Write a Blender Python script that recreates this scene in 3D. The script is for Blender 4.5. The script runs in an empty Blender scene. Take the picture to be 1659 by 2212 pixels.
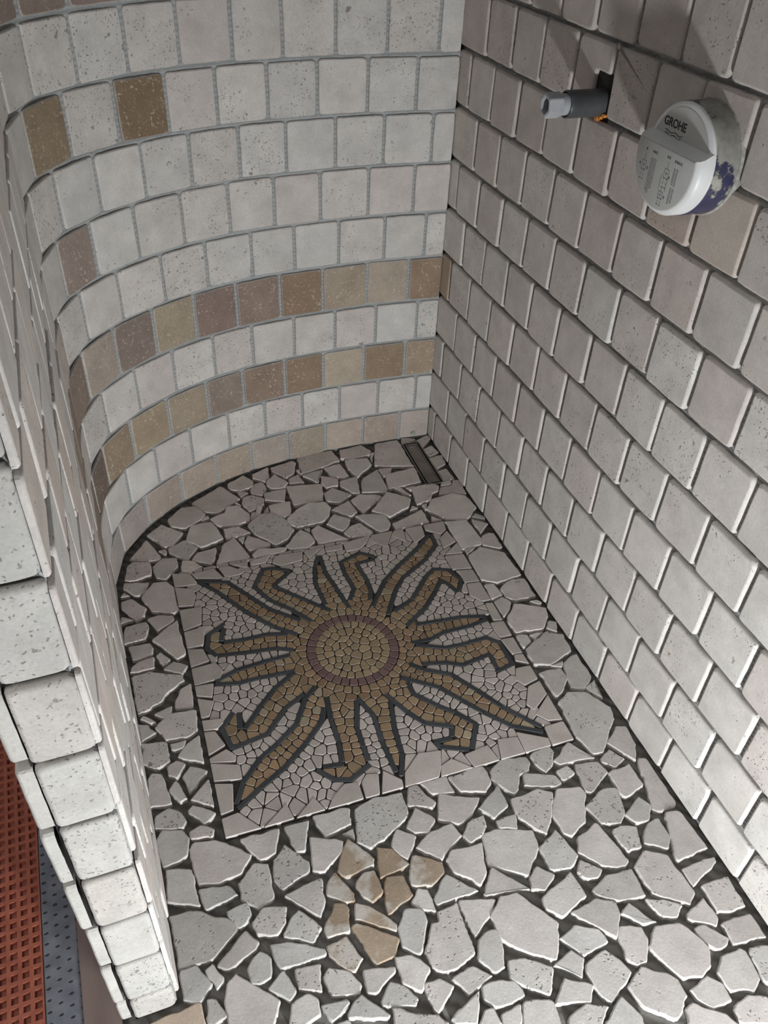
import bpy, bmesh, math, random
from mathutils import Vector, Matrix, noise
R = random.Random(7)
C = bpy.context.scene.collection
PI = math.pi

# ------------------------------------------------------------------ data (millimetres on the floor plane)
STONES = """-642,-91 -564,-47 -530,-106 -589,-143 -618,-130
-544,-43 -503,-20 -485,-51 -489,-69 -523,-79 -546,-62
-481,-22 -438,-6 -445,-49 -458,-60 -482,-38
-430,-9 -372,4 -367,-8 -382,-47 -405,-62 -431,-25
-357,14 -265,17 -256,-29 -308,-46 -363,-58
-374,-35 -362,-34 -366,-58
-455,-63 -429,-38 -405,-80 -422,-98 -446,-95 -458,-76
r:-498,-82 -485,-63 -465,-58 -460,-89 -477,-111 -496,-98
-399,-66 -372,-55 -367,-90 -402,-85
-364,-62 -311,-55 -336,-102
-304,-47 -260,-43 -254,-96 -267,-101 -295,-88
-320,-78 -284,-101 -293,-128 -321,-127 -327,-111
-282,-111 -237,-106 -249,-172 -267,-164 -286,-128
-412,-92 -329,-108 -342,-170 -413,-169
-471,-103 -418,-103 -432,-151 -474,-129
-529,-77 -505,-89 -526,-105
r:-522,-106 -500,-102 -477,-120 -480,-145 -518,-161 -528,-126
-542,-113 -533,-131 -535,-133 -545,-119
-497,-144 -486,-150 -499,-178 -508,-185
-514,-167 -505,-165 -510,-189 -522,-191
-490,-175 -475,-157 -475,-177
-470,-152 -419,-151 -429,-197 -447,-206 -472,-180
-331,-146 -308,-130 -271,-169 -307,-190 -336,-178
-445,-213 -416,-190 -381,-171 -342,-179 -335,-202 -346,-233 -371,-247 -429,-247 -439,-236
-335,-211 -286,-191 -278,-235 -300,-247
-361,-256 -333,-229 -304,-255 -318,-284 -333,-291
-611,-158 -573,-146 -567,-129 -541,-131 -520,-167 -526,-190 -553,-199 -592,-191 -602,-177
-628,-150 -612,-147 -612,-157 -630,-163
-703,-135 -666,-101 -637,-105 -617,-137 -633,-157 -668,-177 -698,-162
-674,-219 -657,-170 -609,-171 -604,-191 -595,-236 -647,-252
r:-587,-204 -554,-206 -533,-233 -551,-237 -589,-239
r:-534,-208 -496,-179 -468,-185 -450,-206 -437,-253 -459,-280 -488,-294 -503,-270 -523,-248
-564,-243 -548,-244 -557,-263
-553,-262 -540,-243 -500,-281 -503,-290 -548,-291
-468,-301 -424,-257 -406,-278 -403,-309 -424,-322 -460,-315
-400,-266 -381,-256 -327,-321 -397,-317
-414,-258 -400,-257 -404,-271
-675,-285 -659,-264 -616,-260 -625,-293 -637,-310
-625,-312 -597,-253 -572,-240 -551,-313 -557,-319 -597,-313 -620,-317
-695,-281 -673,-289 -656,-313 -683,-321 -701,-313
-544,-307 -528,-293 -466,-307 -477,-319 -544,-319
-243,12 -185,19 -166,-11 -176,-26 -221,-33 -253,-22
-242,-31 -188,-40 -184,-68 -236,-108 -248,-64
-173,-21 -162,-22 -180,-54
-146,15 -84,15 -85,-108 -179,-77
-71,19 -39,9 -38,-1 -80,-8
-35,-2 3,13 2,-5 -36,-44
r:-33,-45 -6,-35 0,-68 -32,-83
-38,-87 3,-82 -3,-118 -33,-138
-34,-143 -9,-138 -8,-163 -6,-185 -38,-185
-45,-188 -17,-187 -24,-203 -51,-202
-12,-188 4,-193 -2,-247 -66,-231 -54,-206 -21,-209
-174,-93 -141,-96 -150,-113 -172,-125
-165,-118 -84,-113 -91,-173 -152,-174 -178,-175
-227,-118 -177,-90 -180,-174 -188,-186 -244,-168
-167,-171 -148,-175 -134,-214 -147,-207
-136,-181 -113,-181 -128,-195
-122,-185 -68,-185 -54,-199 -67,-218 -83,-222 -95,-243 -133,-252
-279,-189 -252,-173 -202,-193 -212,-205 -267,-244
-244,-243 -186,-186 -140,-223 -154,-254 -210,-275
-119,-275 -91,-242 -36,-237 -8,-254 -1,-301 -39,-337 -87,-322
-122,-255 -109,-254 -123,-277
-160,-270 -147,-252 -135,-264
-289,-249 -267,-249 -220,-266 -218,-298 -230,-317 -251,-321
r:-332,-298 -307,-279 -287,-275 -267,-314 -279,-324 -324,-316
-212,-300 -129,-270 -130,-319 -214,-323
-117,-300 -98,-321 -123,-319
-94,-330 -43,-338 -37,-408 -46,-427 -96,-429
-32,-339 0,-364 -30,-391
-26,-332 -13,-323 3,-341 -1,-351
-33,-401 -15,-395 -1,-401 -3,-448 -14,-452 -43,-430
r:-90,-430 -63,-431 -89,-446
-90,-452 -52,-435 -8,-467 -5,-544 -66,-551 -95,-532
-94,-546 -74,-549 -70,-586 -100,-593
-69,-567 -35,-551 -4,-556 -4,-611 -50,-610 -66,-595
-97,-599 -74,-592 -63,-610 -76,-629 -96,-644
-26,-622 -10,-621 -2,-630 -7,-638
-90,-649 -59,-617 -1,-649 -8,-670 -34,-699 -91,-691 -96,-664
-29,-701 -13,-683 0,-691 -12,-717
-96,-697 -74,-704 -75,-722 -96,-732
-71,-705 -37,-706 -65,-720
-94,-737 -35,-708 -4,-725 -8,-768 -68,-788 -96,-777
-66,-790 -38,-786 -48,-799
-40,-790 -16,-781 -4,-779 -4,-838 -34,-860 -55,-849
-96,-796 -51,-800 -50,-827 -69,-844 -92,-862
r:-29,-857 -3,-846 -10,-890
-94,-872 -70,-857 -35,-867 -9,-913 -17,-936 -73,-991 -91,-990 -100,-951
-55,-978 -20,-952 -4,-956 -10,-996 -24,-1025 -38,-1007
r:-82,-1001 -59,-989 -44,-1016 -69,-1026 -85,-1010
r:-201,-956 -157,-950 -157,-961 -171,-986 -190,-996 -199,-976
-165,-980 -121,-954 -94,-997 -158,-990
-21,-1023 -9,-1026 -7,-1116 -13,-1120 -45,-1122 -52,-1116
r:-135,-998 -92,-1006 -86,-1030 -134,-1055 -143,-1049
r:-171,-1000 -148,-995 -142,-1015 -168,-1020
-228,-985 -176,-1007 -173,-1024 -187,-1027 -238,-1008
-86,-1032 -42,-1027 -42,-1071 -84,-1083 -87,-1074
r:-271,-1023 -220,-1021 -197,-1034 -219,-1069 -243,-1097 -253,-1089 -273,-1057
-189,-1031 -145,-1042 -147,-1054 -173,-1099 -207,-1114 -216,-1105 -217,-1067
r:-157,-1074 -112,-1055 -87,-1062 -103,-1108 -117,-1121 -149,-1110
-102,-1108 -62,-1087 -51,-1108 -72,-1130 -97,-1127
-37,-1127 -13,-1131 -7,-1201 -67,-1205 -64,-1192
-92,-1149 -76,-1134 -52,-1132 -55,-1167 -70,-1182 -100,-1162
r:-139,-1127 -121,-1122 -96,-1134 -110,-1168 -133,-1165
-198,-1119 -155,-1105 -140,-1180 -153,-1186 -185,-1173 -210,-1140
r:-264,-1114 -225,-1096 -214,-1147 -236,-1160 -268,-1153
r:-226,-1167 -213,-1154 -189,-1177 -199,-1187 -219,-1184
-305,-1153 -283,-1140 -265,-1162 -290,-1179 -308,-1170
-302,-1188 -237,-1166 -233,-1205 -284,-1223 -302,-1205
-217,-1200 -188,-1188 -145,-1192 -146,-1236 -191,-1229 -220,-1208
-136,-1189 -109,-1173 -77,-1191 -71,-1256 -88,-1269 -135,-1237
-69,-1218 -7,-1217 -9,-1226 -67,-1247
-55,-1251 -6,-1251 -11,-1297 -30,-1300 -55,-1292
-270,-1222 -221,-1215 -197,-1229 -200,-1247 -223,-1275
-198,-1248 -179,-1236 -155,-1276 -177,-1270
r:-150,-1240 -122,-1251 -101,-1267 -122,-1279 -142,-1272
-102,-1280 -65,-1267 -61,-1299 -72,-1310 -105,-1287
-60,-1307 -10,-1312 -11,-1346 -64,-1341
-303,-1248 -274,-1240 -241,-1256 -237,-1275 -282,-1283
-217,-1268 -207,-1262 -179,-1274 -182,-1292 -199,-1318 -216,-1317 -225,-1307
-184,-1302 -159,-1280 -120,-1288 -109,-1312 -100,-1331 -114,-1351 -133,-1362 -162,-1354 -176,-1332
-105,-1301 -88,-1302 -66,-1329 -73,-1338 -93,-1338 -105,-1320
-329,-1278 -295,-1268 -286,-1285 -300,-1306
r:-389,-1252 -383,-1252 -364,-1258 -331,-1281 -355,-1312 -374,-1297 -399,-1273
-285,-1293 -247,-1283 -228,-1321 -237,-1329 -278,-1348 -286,-1338 -289,-1302
-326,-1298 -290,-1320 -304,-1338 -352,-1325
-244,-1338 -211,-1321 -184,-1341 -171,-1352 -172,-1375 -202,-1396 -237,-1369
-163,-1372 -128,-1363 -114,-1379 -115,-1402 -149,-1401 -162,-1383
-110,-1364 -92,-1348 -59,-1348 -53,-1354 -58,-1391 -76,-1403 -108,-1389
r:-47,-1352 -17,-1358 -8,-1368 -40,-1406 -54,-1396 -52,-1377
-116,-1409 -88,-1404 -64,-1415 -78,-1445 -124,-1429
-182,-1391 -170,-1386 -134,-1415 -126,-1432 -171,-1431 -191,-1406
-393,-1307 -353,-1318 -357,-1352 -392,-1354 -409,-1338
-347,-1345 -312,-1339 -284,-1351 -307,-1369 -348,-1359
-307,-1373 -261,-1346 -247,-1376 -256,-1397 -294,-1392
-385,-1185 -358,-1165 -333,-1168 -294,-1228 -323,-1274 -356,-1253 -385,-1224
-594,-948 -557,-949 -531,-951 -539,-979 -583,-987 -586,-974
r:-524,-958 -488,-947 -464,-952 -440,-953 -442,-992 -455,-1002 -496,-1022 -523,-1028 -537,-1014
-557,-991 -537,-987 -539,-1007
r:-427,-947 -412,-949 -394,-988 -399,-996 -438,-979
-404,-947 -358,-948 -356,-981 -392,-972
-353,-950 -327,-953 -312,-945 -288,-952 -287,-982 -303,-997 -344,-983 -350,-969
-382,-976 -320,-1003 -339,-1025 -369,-1036 -400,-1018
-328,-1020 -280,-991 -279,-1031 -312,-1046
-456,-1015 -428,-986 -403,-1015 -425,-1035 -445,-1027
-489,-1035 -471,-1011 -444,-1033 -471,-1065 -481,-1055
-452,-1050 -425,-1036 -384,-1031 -374,-1054 -422,-1083
r:-374,-1056 -354,-1038 -328,-1033 -331,-1051 -339,-1061 -366,-1072
-312,-1050 -275,-1049 -283,-1075 -311,-1063
-281,-966 -251,-947 -209,-959 -207,-970 -215,-983 -234,-985 -250,-1010 -263,-1016 -284,-980
c:-582,-1046 -552,-1002 -539,-1019 -521,-1048 -526,-1056 -572,-1062
b:-512,-1031 -491,-1040 -472,-1075 -523,-1079
c:-466,-1064 -456,-1063 -423,-1087 -426,-1104 -455,-1116 -481,-1104 -481,-1094
b:-562,-1078 -543,-1062 -527,-1065 -527,-1101 -545,-1110 -557,-1096
b:-522,-1096 -513,-1081 -488,-1087 -485,-1120 -530,-1135 -529,-1119
-414,-1086 -402,-1073 -374,-1078 -349,-1076 -358,-1098 -365,-1125 -381,-1140 -390,-1127 -411,-1109
-343,-1066 -319,-1063 -261,-1084 -267,-1114 -304,-1150 -355,-1114
-456,-1134 -424,-1106 -387,-1147 -455,-1145
-382,-1154 -353,-1118 -311,-1168 -381,-1156
-490,-1130 -474,-1112 -461,-1120 -460,-1155 -479,-1144
c:-570,-1103 -549,-1118 -522,-1152 -527,-1160 -579,-1124
c:-587,-1133 -579,-1131 -527,-1172 -542,-1194 -570,-1195
-523,-1157 -503,-1136 -480,-1146 -478,-1159 -495,-1189 -508,-1202 -526,-1185
-497,-1201 -472,-1167 -462,-1170 -460,-1156 -428,-1152 -430,-1227 -461,-1236 -482,-1236 -494,-1228
-422,-1149 -369,-1165 -387,-1185 -420,-1206
-418,-1211 -403,-1204 -386,-1207 -387,-1224 -398,-1257 -417,-1260 -429,-1236
-541,-1194 -518,-1199 -499,-1224 -522,-1250 -543,-1230
-590,-1195 -546,-1207 -548,-1213 -582,-1231 -594,-1225
-474,-1246 -440,-1241 -421,-1263 -462,-1275
-516,-1241 -493,-1243 -475,-1256 -511,-1281 -517,-1260
-579,-1242 -561,-1225 -545,-1230 -531,-1255 -536,-1263 -579,-1249
-629,-1241 -603,-1225 -575,-1263 -578,-1266 -628,-1247
-441,-1270 -418,-1271 -393,-1279 -387,-1300 -410,-1305 -434,-1299 -441,-1288
-496,-1295 -480,-1286 -446,-1276 -466,-1312 -494,-1301
-568,-1254 -543,-1271 -515,-1283 -503,-1297 -515,-1309 -574,-1288
-463,-1313 -449,-1300 -435,-1302 -436,-1322 -453,-1327
-429,-1310 -398,-1308 -409,-1332 -434,-1331
-652,-1236 -636,-1222 -622,-1226 -624,-1233 -640,-1242
-837,-911 -827,-896 -796,-904 -788,-921 -797,-949 -831,-958 -836,-936
-785,-911 -767,-905 -748,-919 -752,-931 -784,-924
-790,-939 -783,-931 -751,-937 -727,-954 -701,-980 -722,-1002 -754,-1008 -786,-1001 -788,-981
-713,-949 -649,-950 -666,-988 -689,-992 -701,-976
-641,-950 -602,-952 -620,-1001 -633,-997
r:-670,-999 -647,-980 -621,-1017 -623,-1035 -669,-1049 -677,-1029
-607,-979 -560,-1004 -565,-1020 -601,-1042 -617,-1036
-830,-961 -794,-971 -793,-990 -791,-1032 -836,-1012
-788,-1006 -743,-1018 -734,-1034 -784,-1043
r:-729,-1017 -701,-994 -680,-1001 -685,-1056 -709,-1066 -731,-1041
b:-609,-1074 -599,-1056 -586,-1048 -569,-1090 -571,-1102 -586,-1096
-669,-1058 -609,-1049 -614,-1088 -626,-1106
r:-755,-1053 -725,-1050 -722,-1067 -731,-1080 -742,-1084 -749,-1067
r:-725,-1084 -705,-1065 -669,-1074 -677,-1097 -694,-1111 -720,-1099
r:-682,-1108 -655,-1084 -629,-1119 -646,-1137 -683,-1116
b:-627,-1127 -601,-1093 -584,-1100 -590,-1138 -624,-1138
-836,-1033 -794,-1038 -777,-1054 -749,-1068 -746,-1083 -789,-1114 -835,-1110 -834,-1072
-784,-1123 -734,-1089 -721,-1112 -726,-1118 -770,-1135
-744,-1143 -722,-1123 -709,-1138 -716,-1162 -729,-1167 -743,-1162
-707,-1121 -681,-1126 -635,-1150 -634,-1160 -700,-1157
c:-631,-1149 -600,-1145 -586,-1181 -603,-1194 -624,-1173
-835,-1112 -811,-1114 -794,-1146 -814,-1163 -833,-1153
-800,-1123 -788,-1119 -777,-1144 -788,-1155
-775,-1151 -760,-1143 -711,-1197 -726,-1223 -743,-1234 -782,-1213 -783,-1186
-722,-1176 -697,-1160 -687,-1193 -697,-1201
r:-682,-1163 -647,-1168 -653,-1204 -681,-1191
r:-645,-1184 -636,-1177 -610,-1192 -599,-1214 -605,-1222 -642,-1214
-804,-1163 -794,-1166 -783,-1191 -801,-1197 -809,-1193
t:-881,-1166 -814,-1163 -813,-1193 -849,-1190
-697,-1206 -671,-1200 -661,-1211 -663,-1231 -690,-1236 -705,-1230
-659,-1221 -622,-1226 -622,-1230 -650,-1247
-648,-1250 -628,-1249 -625,-1261 -641,-1262
-753,-175 -720,-146 -677,-188 -704,-226 -724,-225
-715,-233 -678,-215 -655,-247 -683,-283 -716,-247
-799,-244 -758,-188 -735,-254 -740,-263 -766,-260
-739,-234 -722,-234 -721,-248 -726,-251
r:-806,-262 -795,-255 -760,-266 -762,-306 -805,-312 -817,-306
-757,-283 -733,-260 -704,-269 -705,-294 -736,-329 -754,-319
-824,-330 -818,-313 -771,-326 -781,-354 -801,-359
-791,-365 -762,-331 -734,-335 -724,-357 -725,-423 -735,-429 -775,-414
-832,-366 -812,-363 -786,-399 -793,-419 -810,-429 -832,-384
-832,-352 -824,-340 -813,-355
-838,-427 -812,-424 -835,-408
-787,-430 -766,-426 -736,-435 -737,-446 -772,-470
r:-839,-474 -832,-438 -792,-437 -788,-452 -798,-483 -837,-483
-785,-487 -733,-450 -730,-526 -731,-544 -746,-554
-831,-493 -791,-496 -787,-511 -792,-526 -828,-531
r:-784,-529 -774,-524 -759,-549 -776,-558
-834,-547 -814,-537 -790,-533 -791,-559 -837,-560
-776,-568 -755,-555 -730,-573 -743,-590
r:-834,-568 -803,-567 -745,-592 -743,-606 -781,-628 -794,-645 -835,-659 -834,-614
-771,-664 -753,-625 -734,-616 -737,-671
-807,-666 -773,-658 -779,-675 -791,-682
-832,-669 -825,-664 -806,-684 -816,-684
-810,-694 -779,-675 -734,-680 -741,-723 -756,-732 -793,-728
-837,-678 -822,-686 -810,-707 -837,-720
-788,-738 -762,-740 -767,-752 -786,-752
r:-836,-721 -796,-731 -795,-772 -819,-780 -838,-764
-783,-768 -761,-747 -740,-734 -741,-792
-801,-783 -784,-774 -770,-787 -789,-809 -801,-799
-780,-809 -763,-792 -739,-811 -773,-843
-841,-849 -835,-797 -826,-786 -813,-793 -803,-853
-804,-826 -791,-811 -779,-852 -791,-855
-775,-856 -739,-827 -741,-878
r:-837,-889 -833,-866 -810,-859 -792,-873 -788,-893 -796,-901
-782,-874 -771,-866 -739,-892 -760,-905"""
BORDER = """-720,-320 -684,-327 -674,-357 -678,-363 -721,-358
-721,-358 -686,-373 -684,-393 -694,-423 -721,-416
-723,-425 -678,-429 -687,-478 -724,-486
-723,-488 -687,-484 -684,-494 -693,-533 -725,-533
-726,-534 -696,-541 -689,-576 -726,-581
-727,-584 -680,-582 -669,-607 -678,-624 -728,-626
-683,-328 -633,-325 -620,-356 -625,-362 -675,-346
-625,-325 -602,-326 -572,-354 -579,-360 -605,-362 -617,-356
-597,-325 -559,-325 -566,-346
-556,-326 -506,-324 -524,-342 -558,-341
-512,-346 -500,-326 -437,-330 -445,-358 -495,-362
-437,-330 -390,-330 -431,-358
-389,-332 -346,-332 -350,-351 -390,-349
-345,-330 -277,-329 -292,-344 -313,-362 -347,-361
-277,-329 -223,-327 -255,-374 -279,-349
-222,-327 -197,-329 -206,-371 -226,-347
-194,-329 -151,-328 -158,-363 -189,-381
-148,-326 -98,-329 -103,-357 -122,-370 -150,-345
-103,-360 -99,-402 -135,-416 -130,-381
-98,-405 -99,-443 -140,-435
-143,-438 -101,-445 -102,-494 -143,-485
-138,-489 -102,-497 -101,-535 -134,-530 -133,-503
-131,-533 -101,-537 -101,-594 -122,-592 -140,-568
-118,-597 -102,-600 -104,-653 -123,-648
-132,-651 -105,-655 -104,-696 -130,-695 -133,-671
-132,-698 -99,-701 -104,-744 -125,-741
-124,-742 -102,-746 -102,-773 -128,-758
-136,-774 -105,-776 -104,-811 -139,-818 -149,-799
-133,-821 -104,-815 -105,-848 -148,-875 -156,-857
-105,-849 -104,-909 -135,-903 -151,-883
-148,-911 -104,-911 -105,-950 -152,-951
-202,-905 -151,-936 -154,-947 -205,-949
-241,-909 -203,-915 -205,-947 -253,-946
-310,-919 -262,-914 -254,-946 -303,-945
-358,-927 -334,-919 -304,-944 -366,-942
-431,-942 -422,-920 -386,-891 -345,-898 -357,-928 -369,-942
-456,-903 -430,-931 -433,-941 -473,-942
-498,-914 -485,-901 -464,-907 -475,-943 -501,-941
-566,-942 -551,-924 -526,-907 -502,-912 -503,-942
-620,-941 -581,-914 -568,-942
-673,-942 -627,-911 -621,-943
-736,-905 -705,-902 -674,-943 -737,-941
-734,-838 -702,-848 -711,-897 -739,-899
-733,-798 -683,-816 -685,-846 -734,-835
-734,-788 -699,-778 -685,-796 -689,-809 -730,-798
-730,-732 -710,-736 -698,-771 -734,-783
-731,-706 -693,-713 -693,-724 -706,-734 -731,-730
-730,-655 -699,-671 -714,-703 -730,-702
-730,-627 -692,-630 -701,-663 -730,-651"""
BARS = """a:-672,-354 -614,-376 -549,-478 -496,-527
b:-672,-357 -639,-399 -596,-471 -553,-527 -513,-562
c:-479,-381 -515,-362 -535,-360 -564,-406 -543,-452 -506,-494 -477,-536
d:-481,-383 -526,-415 -466,-482 -431,-519
e:-409,-354 -427,-390 -439,-435 -437,-479 -436,-501
f:-406,-355 -409,-408 -400,-467 -392,-524
g:-291,-394 -319,-372 -368,-389 -370,-428 -365,-474 -385,-504
h:-295,-401 -336,-403 -331,-457 -333,-489 -343,-515
gg:-540,-608 -591,-609 -645,-613 -689,-627
hh:-691,-634 -647,-645 -610,-644 -541,-649
ii:-532,-553 -570,-543 -617,-542 -655,-537
jj:-648,-502 -659,-533
kk:-644,-490 -680,-509 -689,-544 -675,-569
ll:-672,-567 -619,-576 -560,-584 -530,-599
i:-148,-362 -197,-401 -252,-438 -296,-472 -346,-535
j:-143,-364 -146,-399 -186,-435 -253,-474 -283,-505 -322,-566
k:-307,-561 -258,-540 -208,-488 -181,-470 -151,-482 -137,-520 -155,-547
l:-297,-607 -242,-572 -201,-531 -180,-507 -170,-520 -159,-552
m:-279,-609 -220,-615 -182,-618 -132,-632
n:-304,-652 -265,-655 -236,-647 -170,-646 -133,-640
o:-298,-659 -246,-684 -206,-687 -157,-685 -136,-706 -136,-762 -174,-770
p:-170,-763 -168,-726 -230,-735 -259,-719 -304,-708
q:-328,-700 -304,-723 -260,-750 -229,-799 -200,-849 -173,-884 -152,-911
r:-355,-726 -295,-770 -266,-811 -237,-850 -203,-892 -154,-921
s:-347,-740 -346,-770 -314,-808 -287,-834 -263,-868 -292,-913
t:-297,-913 -344,-891 -348,-879 -316,-881
u:-316,-878 -306,-859 -351,-836 -373,-803 -396,-754
w:-393,-772 -407,-831 -413,-885 -429,-924
v:-449,-746 -433,-792 -437,-846 -435,-914
x:-503,-727 -509,-776 -510,-827 -517,-866
y:-452,-753 -470,-806 -472,-848 -473,-879
z:-515,-871 -551,-865
aa:-562,-867 -540,-894 -513,-904 -472,-885
bb:-514,-697 -541,-718 -570,-766 -611,-795 -649,-816 -686,-852 -705,-887
cc:-514,-749 -526,-775 -566,-811 -613,-846 -660,-870 -704,-896
dd:-543,-651 -590,-679 -621,-707 -660,-748
ee:-540,-707 -581,-727 -625,-771 -689,-780 -699,-735 -672,-706
ff:-662,-710 -668,-746"""

# ------------------------------------------------------------------ object helpers
def link(name, me, mats, parent=None):
    o = bpy.data.objects.new(name, me); C.objects.link(o)
    for m in (mats if isinstance(mats, (list, tuple)) else [mats]): me.materials.append(m)
    if parent: o.parent = parent
    return o
def tag(o, label=None, cat=None, group=None, kind=None):
    if label: o['label'] = label
    if cat: o['category'] = cat
    if group: o['group'] = group
    if kind: o['kind'] = kind
    return o
def empty(name, loc=(0,0,0)):
    o = bpy.data.objects.new(name, None); C.objects.link(o); o.location = loc
    o.empty_display_size = .02
    return o
def mesh(name, v, f, mats, parent=None, smooth=False):
    me = bpy.data.meshes.new(name); me.from_pydata(v, [], f); me.update()
    if smooth:
        for p in me.polygons: p.use_smooth = True
    return link(name, me, mats, parent)
def rel(o):        # keep world placement of a child built in world coordinates
    o.matrix_parent_inverse = Matrix.Translation(-o.parent.location)
    return o
def box(name, a, b, m, parent=None, bev=0):
    bm = bmesh.new(); bmesh.ops.create_cube(bm, size=1)
    s = [abs(b[i]-a[i]) for i in range(3)]; c = [(a[i]+b[i])/2 for i in range(3)]
    for v in bm.verts: v.co = Vector([v.co[i]*s[i]+c[i] for i in range(3)])
    if bev: bmesh.ops.bevel(bm, geom=bm.edges[:], offset=bev, segments=2, affect='EDGES')
    me = bpy.data.meshes.new(name); bm.to_mesh(me); bm.free()
    return link(name, me, m, parent)

class Plates:
    """Collects bevelled stone plates, each with its own colour, into one mesh."""
    def __init__(s): s.v=[]; s.f=[]; s.sm=[]; s.col=[]; s.rnd=[]
    def add(s, pts, fr, th, bev, col, pit=.3, side=None, tilt=0):
        n = len(pts)
        if n < 3: return
        A = sum(pts[i][0]*pts[(i+1)%n][1]-pts[(i+1)%n][0]*pts[i][1] for i in range(n))
        if A < 0: pts = pts[::-1]
        cx = sum(p[0] for p in pts)/n; cy = sum(p[1] for p in pts)/n
        def inset(d):
            o = []
            for i in range(n):
                a, b, c = pts[i-1], pts[i], pts[(i+1)%n]
                e1 = (b[0]-a[0], b[1]-a[1]); e2 = (c[0]-b[0], c[1]-b[1])
                l1 = math.hypot(*e1) or 1e-9; l2 = math.hypot(*e2) or 1e-9
                nx = -(e1[1]/l1+e2[1]/l2); ny = e1[0]/l1+e2[0]/l2; l = math.hypot(nx, ny) or 1e-9
                o.append((b[0]+nx/l*d, b[1]+ny/l*d))
            for _ in range(1 if n > 8 else 0):      # relax so that tight corners do not fold over
                o = [((o[i-1][0]+2*o[i][0]+o[(i+1)%n][0])/4, (o[i-1][1]+2*o[i][1]+o[(i+1)%n][1])/4) for i in range(n)]
            return o
        tx, ty = R.uniform(-tilt, tilt), R.uniform(-tilt, tilt)
        rings = [(pts, -th), (pts, -bev), (inset(bev*.32), -bev*.36), (inset(bev), 0)]
        rnd = (R.random(), R.random(), R.random(), 1)
        side = side or col
        b0 = len(s.v)
        for k, (rg, h) in enumerate(rings):
            for (x, y) in rg:
                hh = h + (tx*(x-cx)+ty*(y-cy) if k else 0)
                s.v.append(fr(x, y, hh)); s.col.append((*(side if k < 3 else col), pit)); s.rnd.append(rnd)
        for k in range(3):
            for i in range(n):
                j = (i+1) % n; a = b0+k*n
                s.f.append((a+i, a+j, a+n+j, a+n+i)); s.sm.append(k > 0)
        s.f.append(tuple(b0+3*n+i for i in range(n))); s.sm.append(False)
    def build(s, name, m, parent=None):
        me = bpy.data.meshes.new(name); me.from_pydata(s.v, [], s.f); me.update()
        for p, q in zip(me.polygons, s.sm): p.use_smooth = q
        for nm, dat in (('Col', s.col), ('Rnd', s.rnd)):
            at = me.color_attributes.new(nm, 'FLOAT_COLOR', 'POINT')
            at.data.foreach_set('color', [c for q in dat for c in q])
        return link(name, me, m, parent)

def rough(pts, step, amp, rad, seed=0):
    """round the corners of a polygon and roughen its outline"""
    n = len(pts); q = []
    for i in range(n):
        a, b, c = [Vector(pts[j]) for j in (i-1, i, (i+1) % n)]
        l1 = (a-b).length; l2 = (c-b).length
        if l1 < 1e-6 or l2 < 1e-6: continue
        r = min(rad*R.uniform(.6, 1.4), l1*.35, l2*.35)
        p = b+(a-b)/l1*r; s = b+(c-b)/l2*r
        for t in (0, .33, .67, 1): q.append(p*(1-t)**2+b*2*t*(1-t)+s*t*t)
    o = []
    for i in range(len(q)):
        a, b = q[i], q[(i+1) % len(q)]; L = (b-a).length
        k = max(1, int(L/step))
        for j in range(k): o.append(a.lerp(b, j/k))
    res = []; sx = R.uniform(0, 99)
    for p in o:
        d = noise.noise_vector(Vector((p.x*60, p.y*60, sx)))*amp + noise.noise_vector(Vector((p.x*230, p.y*230, sx)))*amp*.6
        res.append((p.x+d.x, p.y+d.y))
    return res

# ------------------------------------------------------------------ materials
def newmat(name):
    m = bpy.data.materials.new(name); m.use_nodes = True
    nt = m.node_tree; b = nt.nodes['Principled BSDF']
    return m, nt, b
def N(nt, t, **k):
    n = nt.nodes.new(t)
    for a, v in k.items():
        if a.startswith('_'): n.inputs[a[1:].replace('_', ' ')].default_value = v
        else: setattr(n, a, v)
    return n
def ramp(nt, src, stops):
    r = N(nt, 'ShaderNodeValToRGB'); nt.links.new(src, r.inputs[0])
    e = r.color_ramp.elements
    while len(e) < len(stops): e.new(.5)
    for i, (p, c) in enumerate(stops):
        e[i].position = p; e[i].color = (*c, 1) if isinstance(c, (tuple, list)) else (c, c, c, 1)
    return r.outputs[0]
def mixc(nt, fac, a, b, mode='MIX'):
    m = N(nt, 'ShaderNodeMix', data_type='RGBA', blend_type=mode)
    for s, v in ((0, fac), (6, a), (7, b)):
        if hasattr(v, 'is_output'): nt.links.new(v, m.inputs[s])
        else: m.inputs[s].default_value = v if s == 0 else (*v, 1) if len(v) == 3 else v
    return m.outputs[2]
def math_(nt, op, a, b=0.0):
    m = N(nt, 'ShaderNodeMath', operation=op)
    for i, v in enumerate((a, b)):
        if hasattr(v, 'is_output'): nt.links.new(v, m.inputs[i])
        else: m.inputs[i].default_value = v
    return m.outputs[0]

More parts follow.
